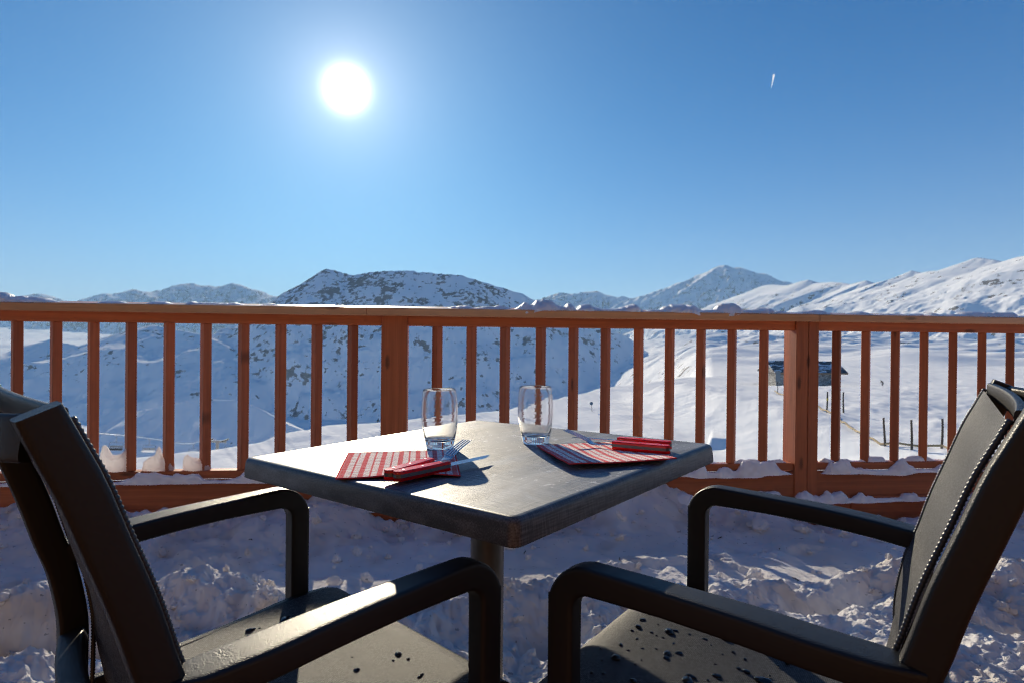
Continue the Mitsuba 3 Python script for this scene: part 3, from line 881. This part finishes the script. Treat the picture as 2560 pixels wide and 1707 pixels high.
m, uv = napkin((-0.287, 0.002), (-0.272, -0.235), (-0.064, -0.247), (-0.070, 0.0), lambda u, v: 0.004 * sst(.6, 1, v) * sst(0.2, .6, u) * sst(1.1, .7, u) + 0.003 * u * (1 - u) * 4 * (v < 2) * sst(0, .3, v) * .6, 1)
single('napkin', m, 'check_cloth', 'red and white checked napkin under the left fork and knife', 'napkin', 'checked napkins', smooth=True, uv=uv)
m, uv = napkin((0.105, 0.018), (0.126, -0.226), (0.338, -0.186), (0.312, 0.040), lambda u, v: 0.0042 * np.exp(-((u) / .30) ** 2) * sst(.1, .6, v) + 0.0045 * np.exp(-((1 - v) / .25) ** 2) + 0.0015, 2)
single('napkin', m, 'check_cloth', 'red and white checked napkin under the right fork and knife', 'napkin', 'checked napkins', smooth=True, uv=uv)


def cutlery(kind, butt, tip, zb, zt, lift, label):
    """Lies along butt -> tip in the table's axes; handle of two acrylic scales on a steel tang."""
    a, b = tl(*butt, zb), tl(*tip, zt)
    X = (b - a) / np.linalg.norm(b - a)
    Z0 = TLR[:, 2]
    Y = np.cross(Z0, X)
    Y /= np.linalg.norm(Y)
    Z = np.cross(X, Y)
    M = mat4(np.stack([X, Y, Z], 1), a)
    L = float(np.linalg.norm(b - a))
    hl = 0.118
    t = thing(kind, label, kind)

    def scale(z0, z1):
        s = np.linspace(0, hl, 26)
        w = 0.0082 + 0.0016 * np.sin(s / hl * PI) + 0.0012 * (1 - s / hl)
        w = w * np.sqrt(np.clip(1 - ((0.006 - s) / 0.0062).clip(0, 1) ** 2, 0.15, 1))
        vs = []
        for si, wi in zip(s, w):
            c = 0.0014
            vs.append([(si, -wi, z0), (si, wi, z0), (si, wi, z1 - c), (si, wi - c, z1), (si, -wi + c, z1), (si, -wi, z1 - c)])
        v = np.array(vs).reshape(-1, 3)
        f = grid_faces(len(s), 6, True)
        ends = [(0, 2, 1), (0, 3, 2), (0, 4, 3), (0, 5, 4)]
        o = (len(s) - 1) * 6
        f = np.vstack([f, ends, [(q[0] + o, q[2] + o, q[1] + o) for q in ends]])
        mm = trimesh.Trimesh(v, f, process=False)
        mm.fix_normals()
        return mm

    put(t, 'handle_scale', place(scale(0.0062, 0.0112), M), 'red_acrylic', smooth=30)
    lo = scale(-0.0049, 0.0001)
    put(t, 'handle_scale', place(lo, M), 'red_acrylic_clear', smooth=30)
    tang = scale(0.0, 0.0022)
    tang.vertices[:, 2] += 0.0026
    tang.vertices *= [1.004, 0.97, 1]
    tang.vertices[:, 2] = np.where(tang.vertices[:, 2] > 0.003, 0.0060, 0.0003)
    put(t, 'tang', place(tang, M), 'dark_steel', smooth=30)
    for q in (0.018, 0.060, 0.102):
        put(t, 'rivet', place(trimesh.creation.cylinder(0.0016, 0.0012, sections=12), M @ mat4(np.eye(3), [q, 0, 0.0114])), 'steel', smooth=30)
    if kind == 'knife':
        n = 30
        s = np.linspace(hl - 0.004, L, n)
        q = (s - hl) / (L - hl)
        up = 0.0078 - 0.0004 * q
        w0 = np.full(n, -0.0085) + 0.0085 * sst(0.75, 1.0, q) * 1.2
        w1 = 0.0088 - 0.002 * q
        w0, w1 = np.where(q < 0.02, -0.005, w0), np.where(q < 0.02, 0.006, w1)
        v = []
        for si, a0, a1 in zip(s, w0, w1):
            v += [(si, a0, 0.0031), (si, a1, 0.0022), (si, a1, 0.0042)]
        mm = trimesh.Trimesh(np.array(v), np.vstack([grid_faces(n, 3, True), [(0, 2, 1), (3 * n - 3, 3 * n - 2, 3 * n - 1)]]), process=False)
        mm.fix_normals()
        put(t, 'blade', place(mm, M), 'steel', smooth=30)
    else:
        neck0, root = hl - 0.004, hl + 0.045
        p = spline([(neck0, 0, 0.0032), (hl + 0.015, 0, 0.0026), (hl + 0.032, 0, -0.002 + lift * 0.1), (root, 0, -0.003 + lift * .15), (root + 0.012, 0, lift * .25)], 26)
        ws = np.interp(np.linspace(0, 1, 26), [0, .3, .6, .8, 1], [.0075, .0052, .0072, .019, .0235])
        put(t, 'neck', place(sweep(p, ws, 0.0022, (0, 1, 0), 3.0, 12), M), 'steel', smooth=40)
        for j in range(4):
            yj = (j - 1.5) * 0.0062
            tp = spline([(root + 0.010, yj, lift * .24), (root + 0.028, yj, lift * .52), (L - 0.012, yj * .97, lift * .88), (L, yj * .93, lift)], 16)
            put(t, 'tine', place(sweep(tp, np.linspace(0.0039, 0.0022, 16), np.linspace(0.0022, 0.0012, 16), (0, 1, 0), 3.0, 8), M), 'steel', smooth=40)
    return t


cutlery('knife', (-0.170, -0.291), (-0.004, -0.128), 0.0125, 0.0095, 0, 'red-handled knife lying on the left napkin, nearest the table edge')
cutlery('fork', (-0.184, -0.281), (-0.047, -0.092), 0.0128, 0.0120, 0.026, 'red-handled fork with tines up lying on the left napkin')
cutlery('knife', (0.367, -0.080), (0.199, 0.078), 0.0110, 0.0080, 0, 'red-handled knife on the right napkin, the farther of the pair')
cutlery('fork', (0.346, -0.128), (0.168, 0.018), 0.0115, 0.0100, 0.026, 'red-handled fork with raised tines on the right napkin')
# ------------------------------------------------------------------ the two armchairs
RAIL_Z = [(0.0, -0.492, .030), (0.12, -0.452, .033), (0.30, -0.408, .038), (0.43, -0.388, .040), (0.505, -0.387, .040), (0.60, -0.400, .040), (0.665, -0.421, .040), (0.72, -0.437, .040), (0.80, -0.465, .039), (0.845, -0.481, .039), (0.89, -0.501, .038), (0.918, -0.513, .036)]


def rail_x(z):
    q = np.array(RAIL_Z)
    return PchipInterpolator(q[:, 0], q[:, 1])(z), PchipInterpolator(q[:, 0], q[:, 2])(z)


def chair(ang, mid, label):
    t = thing('armchair', label, 'chair', 'armchairs at the table')
    M = mat4(Rot.from_euler('z', ang).as_matrix(), [mid[0], mid[1], 0.0])
    for sg in (1, -1):
        yc = sg * 0.285
        z = np.linspace(0.004, 0.625, 14)
        put(t, 'front_leg', place(sweep(np.stack([0.004 + 0 * z, yc + 0 * z, z], 1), np.linspace(.030, .034, 14), .040, (0, 1, 0), 6), M), 'resin', smooth=40)
        a = np.linspace(0, PI / 2, 14)
        r = 0.046
        arc = np.stack([0.004 - r + r * np.cos(a), yc + 0 * a, 0.627 + r * np.sin(a) - 0.0185], 1)
        arc = arc[1:]
        back = spline([(arc[-1][0], yc, arc[-1][2]), (-0.12, yc, 0.6535), (-0.22, yc, 0.6500), (-0.31, yc - sg * 0.001, 0.6435), (-0.375, yc - sg * 0.008, 0.6370), (-0.415, yc - sg * 0.016, 0.6320)], 30)[1:]
        path = np.vstack([[[0.004, yc, 0.604]], arc, back])
        q = np.linspace(0, 1, len(path))
        ws = np.interp(q, [0, .15, .4, .6, .8, .93, 1], [.034, .035, .042, .050, .057, .056, .036])
        ts = np.interp(q, [0, .3, .5, 1], [.040, .040, .035, .034])
        put(t, 'armrest', place(sweep(path, ws, ts, (0, 1, 0), 6, 28), M), 'resin', smooth=40)
        # upright of the back, running down into the rear leg
        z = np.linspace(0.003, 0.917, 46)
        x, w = rail_x(z)
        ty = np.interp(z, [0, .3, .5, .92], [.030, .032, .034, .032])
        put(t, 'back_upright', place(sweep(np.stack([x, sg * (0.285 - ty / 2 - 0.001), z], 1), ty, w, (0, 1, 0), 6), M), 'resin', smooth=40)
        # side frame of the seat
        p = spline([(-0.385, sg * .264, .408), (-0.24, sg * .264, .414), (-0.10, sg * .264, .426), (0.0, sg * .264, .436), (0.05, sg * .262, .436), (0.085, sg * .256, .424), (0.098, sg * .250, .402)], 34)
        put(t, 'seat_rail', place(sweep(p, .022, .028, (0, 1, 0), 4), M), 'resin', smooth=40)
        # ribbed edge of the back sling
        z = np.linspace(0.40, 0.908, 400)
        x, w = rail_x(z)
        rb = 0.0034 * (1 + 0.16 * np.sin(np.arange(400) * 2 * PI / 4.0))
        put(t, 'sling_edge', place(sweep(np.stack([x + w / 2 + 0.0055, sg * 0.2535 + 0 * z, z], 1), rb * 2, rb * 2, (0, 1, 0), 2.0, 8), M), 'cord', smooth=True)
    # slings
    zz = np.linspace(0.905, 0.50, 50)
    x, w = rail_x(zz)
    prof = np.stack([x + w / 2 + 0.006, zz], 1)
    prof = np.vstack([prof, spline([(prof[-1][0], 0, 0.5), (-0.354, 0, 0.462), (-0.346, 0, 0.42), (-0.340, 0, 0.375)], 16)[1:, [0, 2]]])
    ys = np.linspace(-0.2535, 0.2535, 41)

    def panel(prof, bow, name):
        n = len(prof)
        tg = np.gradient(prof, axis=0)
        tg /= np.linalg.norm(tg, axis=1, keepdims=True)
        nn = np.stack([-tg[:, 1], tg[:, 0]], 1)
        d = np.r_[0, np.cumsum(np.linalg.norm(np.diff(prof, axis=0), axis=1))]
        amount = bow(d / d[-1])
        v, uvs = [], []
        for i in range(n):
            for y in ys:
                s = amount[i] * (1 - (y / 0.2535) ** 2)
                v.append((prof[i, 0] - nn[i, 0] * s, y, prof[i, 1] - nn[i, 1] * s))
                uvs.append((d[i], y))
        v = np.array(v)
        f = grid_faces(n, len(ys))
        m1 = trimesh.Trimesh(v, f, process=False)
        put(t, name, place(m1, M), 'sling', smooth=True, uv=np.array(uvs))

    panel(prof, lambda q: 0.020 * np.sin(np.clip(q, 0, 1) * PI) ** 0.8, 'back_sling')
    seat = spline([(-0.344, 0, .4285), (-0.285, 0, .4260), (-0.235, 0, .4275), (-0.14, 0, .4385), (-0.03, 0, .4500), (0.04, 0, .4530), (0.076, 0, .4470), (0.098, 0, .428), (0.1045, 0, .402), (0.094, 0, .386)], 50)[:, [0, 2]]
    panel(seat, lambda q: 0.007 * np.sin(np.clip(q * 1.1, 0, 1) * PI), 'seat_sling')
    yy = np.linspace(-0.256, 0.256, 40)
    b = 1 - (yy / 0.256) ** 2
    put(t, 'head_bar', place(sweep(np.stack([-0.492 - 0.012 * b, yy, 0.905 + 0 * yy], 1), 0.026, 0.010, (0, 0, 1), 4), M), 'resin', smooth=40)
    put(t, 'handle_bar', place(sweep(np.stack([-0.516 - 0.058 * b ** 0.8, yy, 0.893 - 0.004 * b], 1), 0.042, 0.014, (0.25, 0, 1), 5), M), 'resin', smooth=40)
    put(t, 'back_bar', place(sweep(np.stack([-0.388 - 0.034 * b, yy, 0.500 + 0 * yy], 1), 0.036, 0.028, (1, 0, 0.25), 5), M), 'resin', smooth=40)
    put(t, 'front_bar', place(sweep(np.stack([0.070 + 0 * yy, yy, 0.412 + 0 * yy], 1), 0.03, 0.024, (0, 0, 1), 4), M), 'resin', smooth=40)
    return t, M


CH = [chair(math.radians(46), (-0.243, 1.077), 'black mesh armchair on the left, seen from behind its backrest'),
      chair(math.radians(144.5), (0.247, 1.093), 'black mesh armchair on the right, wet seat strewn with drops')]
for (t, M), seed, num, lb in ((CH[0], 5, 26, 'few water drops beaded on the seat of the left armchair'), (CH[1], 6, 110, 'many water drops beaded on the wet seat of the right armchair')):
    r_ = np.random.default_rng(seed)
    ms = []
    for i in range(num):
        x, y = r_.uniform(-0.26, 0.05), r_.uniform(-0.22, 0.22)
        rad = r_.choice([0.0022, 0.0036, 0.0058, 0.009], p=[.40, .34, .18, .08])
        z = np.interp(x, [-0.285, -0.235, -0.14, -0.03, 0.04], [.4285, .4275, .4385, .4500, .4530]) - 0.007 * (1 - (y / .2535) ** 2) * math.sin(min((x + .285) / .40 * 1.1, 1) * PI)
        m = blob(rad * r_.uniform(.8, 1.7), rad * r_.uniform(.8, 1.1), rad * .5, 200 + i, .3, 2, 1.0)
        m.vertices = m.vertices @ Rot.from_euler('z', r_.uniform(0, 6)).as_matrix().T + [x, y, z + rad * .1]
        ms.append(m)
    single('water_drops', place(cat_(ms), M), 'water', lb, 'water drops', kind='stuff', smooth=True)

# ------------------------------------------------------------------ beyond the railing
for i, (x, y, zt) in enumerate([(28.92, 41.0, None), (26.87, 41.0, None), (26.31, 43.0, None), (31.54, 58.0, None), (29.95, 58.0, None)]):
    g = ground(x, y)
    lb = ['weathered fence post in the snow, farthest right of the row', 'weathered fence post in the snow, second from the right', 'weathered fence post in the snow, middle one of the row', 'thin weathered fence post partly behind a baluster', 'weathered fence post with a yellow band beside the hut'][i]
    h = 2.0
    z = np.linspace(-0.3, h, 10)
    if i == 4:
        t = thing('fence_post', lb, 'post', 'fence posts on the slope')
        put(t, 'shaft', place(sweep(np.stack([0.05 * np.sin(z), 0 * z, z], 1), np.linspace(.15, .12, 10), np.linspace(.15, .12, 10), (1, 0, 0), 2.2, 10), mat4(np.eye(3), [x, y, g])), 'old_post', smooth=40)
        put(t, 'yellow_band', place(trimesh.creation.cylinder(0.078, 0.22, sections=14), mat4(np.eye(3), [x + .05, y, g + 1.28])), 'yellow_band', smooth=40)
    else:
        single('fence_post', place(sweep(np.stack([0.04 * np.sin(z * 1.3 + i) - 0.03 * z * (i == 2), 0 * z, z], 1), np.linspace(.15, .12, 10), np.linspace(.15, .12, 10), (1, 0, 0), 2.2, 10), mat4(np.eye(3), [x, y, g])), 'old_post', lb, 'post', 'fence posts on the slope', smooth=40)
rp = [(24.5, 30), (27.6, 36), (28.9, 40.8), (27.2, 42), (26.3, 43.2), (27.5, 49), (29.9, 57.8), (31.2, 66), (33.2, 77)]
pts = spline([(a, b, ground(a, b) + 0.14) for a, b in rp], 80)
for i in range(len(pts)):
    pts[i, 2] = ground(pts[i, 0], pts[i, 1]) + 0.16 + 0.06 * math.sin(i * 1.7)
single('fence_rope', tube(pts, 0.075), 'tan_rope', 'slack tan rope lying on the snow along the fence posts', 'rope', smooth=40)
x, y = 33.975, 78.0
t = thing('slope_sign', 'small grey rectangular sign on a thin pole before the stone hut', 'sign')
g = ground(x, y)
put(t, 'pole', tube([(x, y, g - .3), (x, y, g + 1.5), (x, y, g + 2.7)], 0.045), 'dark_paint', smooth=40)
put(t, 'panel', box(x, y - 0.07, g + 2.12, 0.62, 0.05, 1.36, 0.015), 'grey_sign')
x, y = 11.772, 90.0
t = thing('piste_marker', 'round dark blue piste marker on a thin stake in the open slope', 'marker')
g = ground(x, y)
put(t, 'stake', tube([(x + .15, y, g - .3), (x + .06, y, g + .7), (x, y, g + 1.4)], 0.03), 'dark_paint', smooth=40)
put(t, 'disc', place(trimesh.creation.cylinder(0.24, 0.03, sections=28), mat4(Rot.from_euler('x', PI / 2).as_matrix(), [x, y - .05, g + 1.3])), 'blue_sign', smooth=30)

# stone hut
t = thing('stone_hut', 'low stone hut with a slate roof on the slope behind the right post', 'hut')
hx0, hx1, hy0, hy1 = 64.0, 78.4, 148.0, 156.5
hg = -9.35
put(t, 'wall', cat_([box((hx0 + hx1) / 2, (hy0 + hy1) / 2, hg + 1.1, hx1 - hx0, hy1 - hy0, 3.6)]), 'rubble_stone')
hz0, hzr = hg + 2.75, hg + 5.35
hyr = (hy0 + hy1) / 2
for sg, y0 in ((1, hy0 - 1.0), (-1, hy1 + 1.0)):
    x0, x1 = hx0 - 0.7, hx1 + 2.6
    th = 0.22
    v = [(x0, y0, hz0), (x1, y0, hz0), (x1, hyr, hzr), (x0, hyr, hzr)]
    v = np.array(v + [(a, b, c + th) for a, b, c in v])
    put(t, 'roof', trimesh.Trimesh(v, trimesh.PointCloud(v).convex_hull.faces, process=False) if False else trimesh.PointCloud(v).convex_hull, 'slate')
gv = []
for xx in (hx0, hx1):
    gv.append(trimesh.PointCloud(np.array([(xx - .15, hy0, hz0 - .05), (xx + .15, hy0, hz0 - .05), (xx - .15, hy1, hz0 - .05), (xx + .15, hy1, hz0 - .05), (xx - .15, hyr, hzr - .05), (xx + .15, hyr, hzr - .05)])).convex_hull)
for m in gv:
    put(t, 'gable', m, 'rubble_stone')
put(t, 'fascia', box((hx0 + hx1) / 2 + .9, hy0 - 1.05, hz0 + 0.02, hx1 - hx0 + 3.2, 0.10, 0.34, .01), 'brown_timber')
put(t, 'door', box(66.5, hy0 - 0.05, hg + 1.0, 1.1, 0.12, 2.1, .02), 'brown_timber')
put(t, 'window', box(72.0, hy0 - 0.04, hg + 1.5, 1.0, 0.10, 0.9, .02), 'dark_paint')


def figure(x, y, h, heading, pose, jacket, trousers, label, helmet, extra=None):
    """A small figure: one continuous body mesh with clothing as its children."""
    t = thing('person', label, 'person')
    g = ground(x, y)
    k = h / 1.75
    J = dict(pelvis=(0, 0, .95), chest=(.0, 0, 1.30), neck=(.02, 0, 1.48), head=(.03, 0, 1.62), hipl=(0, .09, .92), hipr=(0, -.09, .92), kneel=(.06, .10, .50), kneer=(.06, -.10, .50), footl=(.0, .10, .06), footr=(.0, -.10, .06), toel=(.18, .11, .04), toer=(.18, -.11, .04),
             shl=(0, .19, 1.40), shr=(0, -.19, 1.40), ell=(.08, .25, 1.12), elr=(.08, -.25, 1.12), hal=(.26, .22, 1.0), har=(.26, -.22, 1.0))
    J.update(pose)
    R = Rot.from_euler('z', heading).as_matrix()

    def hull(a, ra, b, rb):
        s1 = m3.Manifold.sphere(ra * k, 16).translate(tuple(np.array(J[a]) * k))
        s2 = m3.Manifold.sphere(rb * k, 16).translate(tuple(np.array(J[b]) * k))
        return m3.Manifold.batch_hull([s1, s2])

    def build(bones):
        o = bones[0]
        for q in bones[1:]:
            o = o + q
        mm = o.refine_to_length(0.05 * k).to_mesh()
        tm = trimesh.Trimesh(mm.vert_properties[:, :3], mm.tri_verts, process=True)
        trimesh.smoothing.filter_taubin(tm, iterations=6)
        tm.vertices = tm.vertices @ R.T + [x, y, g]
        return tm

    body = [hull('neck', .06, 'head', .085), hull('head', .10, 'head', .10), hull('chest', .12, 'pelvis', .11), hull('chest', .12, 'neck', .06)]
    for s in 'lr':
        body += [hull('hip' + s, .085, 'knee' + s, .06), hull('knee' + s, .06, 'foot' + s, .04), hull('foot' + s, .045, 'toe' + s, .035), hull('sh' + s, .055, 'el' + s, .042), hull('el' + s, .042, 'ha' + s, .032), hull('chest', .11, 'sh' + s, .055)]
        hd = np.array(J['ha' + s])
        dv = hd - np.array(J['el' + s])
        dv = dv / np.linalg.norm(dv)
        J['fi' + s] = tuple(hd + dv * .09)
        body.append(hull('ha' + s, .035, 'fi' + s, .022))
    put(t, 'body', build(body), 'skin', smooth=True)
    jk = [hull('chest', .155, 'pelvis', .145), hull('chest', .15, 'neck', .085)]
    tr = [hull('pelvis', .14, 'pelvis', .14)]
    for s in 'lr':
        jk += [hull('sh' + s, .085, 'el' + s, .068), hull('el' + s, .068, 'ha' + s, .05), hull('chest', .14, 'sh' + s, .085)]
        tr += [hull('hip' + s, .115, 'knee' + s, .085), hull('knee' + s, .085, 'foot' + s, .075)]
    put(t, 'jacket', build(jk), jacket, smooth=True)
    put(t, 'trousers', build(tr), trousers, smooth=True)
    put(t, 'helmet', build([hull('head', .118, 'head', .118)]), helmet, smooth=True)
    return t, g, R


figure(18.006, 45.0, 1.72, 2.0, {}, 'lime_jacket', 'navy_cloth', 'person in a lime jacket seen just above the bottom rail', 'navy_cloth')
t, g, R = figure(92.95, 153.0, 1.75, 3.0, dict(chest=(.22, 0, 1.18), neck=(.36, 0, 1.30), head=(.44, 0, 1.38), shl=(.26, .18, 1.24), shr=(.26, -.18, 1.24), ell=(.36, .24, .98), elr=(.36, -.24, .98), hal=(.5, .22, .92), har=(.5, -.22, .92), pelvis=(-.08, 0, .82), hipl=(-.08, .09, .80), hipr=(-.08, -.09, .80), kneel=(.10, .11, .46), kneer=(.14, -.11, .46)), 'olive_cloth', 'navy_cloth',
                 'skier in dark clothes crouching on the slope right of the hut', 'navy_cloth')
for sy in (.11, -.11):
    put(t, 'ski', place(box(0.1, sy, 0.02, 1.75, .09, .03, .01), mat4(R, [92.95, 153.0, g])), 'dark_paint')

# chairlift
t = thing('lift_pylon', 'grey chairlift pylon with a crossarm rising behind the slope edge', 'pylon')
px, py, pz = -76.9, 160.0, -26.6
put(t, 'mast', tube([(px, py, pz - 34), (px, py, pz - 12), (px, py, pz)], 0.42, 14), 'grey_steel', smooth=40)
put(t, 'crossarm', box(px, py, pz, 4.6, .45, .45, .05), 'grey_steel')
for sx in (-2.1, 2.1):
    put(t, 'sheave_train', box(px + sx, py, pz + .35, .28, 3.6, .35, .05), 'dark_paint')
LC = [(-68.04, 105.0, -18.63, 'dark_paint', 'chairlift seat with a dark underside, leftmost and nearest of the row'), (-69.45, 117.0, -21.19, 'lump_snow', 'snow covered white chairlift seat, second from the left'),
      (-76.56, 147.0, -27.34, 'lump_snow', 'snow covered white chairlift seat, third from the left'), (-85.73, 183.0, -33.46, 'lump_snow', 'snow covered white chairlift seat right of the pylon')]
for x, y, z, mt, lb in LC:
    t = thing('lift_chair', lb, 'chairlift', 'chairs of the chairlift')
    put(t, 'seat', place(box(0, 0, 0, 2.35, .55, .26, .05), mat4(Rot.from_euler('x', .14).as_matrix(), [x, y, z])), mt)
    put(t, 'backrest', box(x, y + .32, z + .42, 2.3, .08, .30, .02), 'grey_steel')
    fr = spline([(x - 1.2, y, z), (x - 1.22, y + .25, z + .8), (x - 1.0, y + .25, z + 1.12), (x + 1.0, y + .25, z + 1.12), (x + 1.22, y + .25, z + .8), (x + 1.2, y, z)], 40)
    put(t, 'frame', tube(fr, .04), 'grey_steel', smooth=40)
    put(t, 'hanger', tube(spline([(x, y + .25, z + 1.12), (x + .05, y + .2, z + 1.9), (x, y, z + 2.5)], 12), .05), 'grey_steel', smooth=40)
cb = spline([(-62, 60, -8.5), (-68.04, 105, -16.1), (-69.45, 117, -18.7), (-76.56, 147, -24.85), (-79, 160, -26.1), (-85.73, 183, -30.95), (-110, 290, -60), (-150, 520, -130)], 60)
single('lift_cable', tube(cb, .03, 6), 'grey_steel', 'thin steel haul cable carrying the chairlift seats', 'cable', smooth=40)

# a short contrail high in the sky
c = spline([(3811, 9000, 3919), (3801, 9000, 3870), (3789, 9000, 3800), (3772, 9000, 3720)], 20)
single('contrail', sweep(c, np.linspace(34, 6, 20), np.linspace(34, 6, 20), (1, 0, 0), 2.0, 10), 'vapour', 'short white vapour trail high in the blue sky at right', 'contrail', smooth=True)

# ------------------------------------------------------------------ an unseen facade added behind the viewer, for warm bounce and less blue sky
t = thing('chalet', 'added timber facade behind the viewer, unseen, bouncing warm sunlight onto the terrace', 'chalet')
cy = -2.3
put(t, 'wall', box(0.4, cy - 0.15, 1.55, 15.0, 0.25, 4.0), 'facade_board')
for i in range(20):
    put(t, 'board', box(0.4, cy - 0.012, 0.05 + 0.175 * i, 15.0, 0.022, 0.168, 0.004), 'facade_board')
for x0 in (-4.2, 3.6):
    w = put(t, 'window', box(x0, cy + 0.02, 1.5, 1.5, 0.05, 1.2, .01), 'dark_paint')
put(t, 'roof', box(0.4, cy - 1.2, 3.75, 16.5, 4.4, 0.25, 0.02, Rot.from_euler('x', -0.35).as_matrix()), 'facade_board')

# ------------------------------------------------------------------ the air
scene['haze_air'] = {'type': 'homogeneous', 'albedo': rgb(0.55, 0.82, 1.0), 'sigma_t': 4.0e-5}
lo = float(gz.min()) - 1.5
labels['haze'] = {'label': 'thin blue air between the terrace and the far mountains', 'kind': 'stuff'}
scene['haze'] = {'type': 'cube', 'to_world': T().translate([0, 0, (lo + 860) / 2]).scale([16500, 16500, (860 - lo) / 2]), 'bsdf': {'type': 'null'}, 'interior': {'type': 'ref', 'id': 'haze_air'}}
scene['camera']['medium'] = {'type': 'ref', 'id': 'haze_air'}
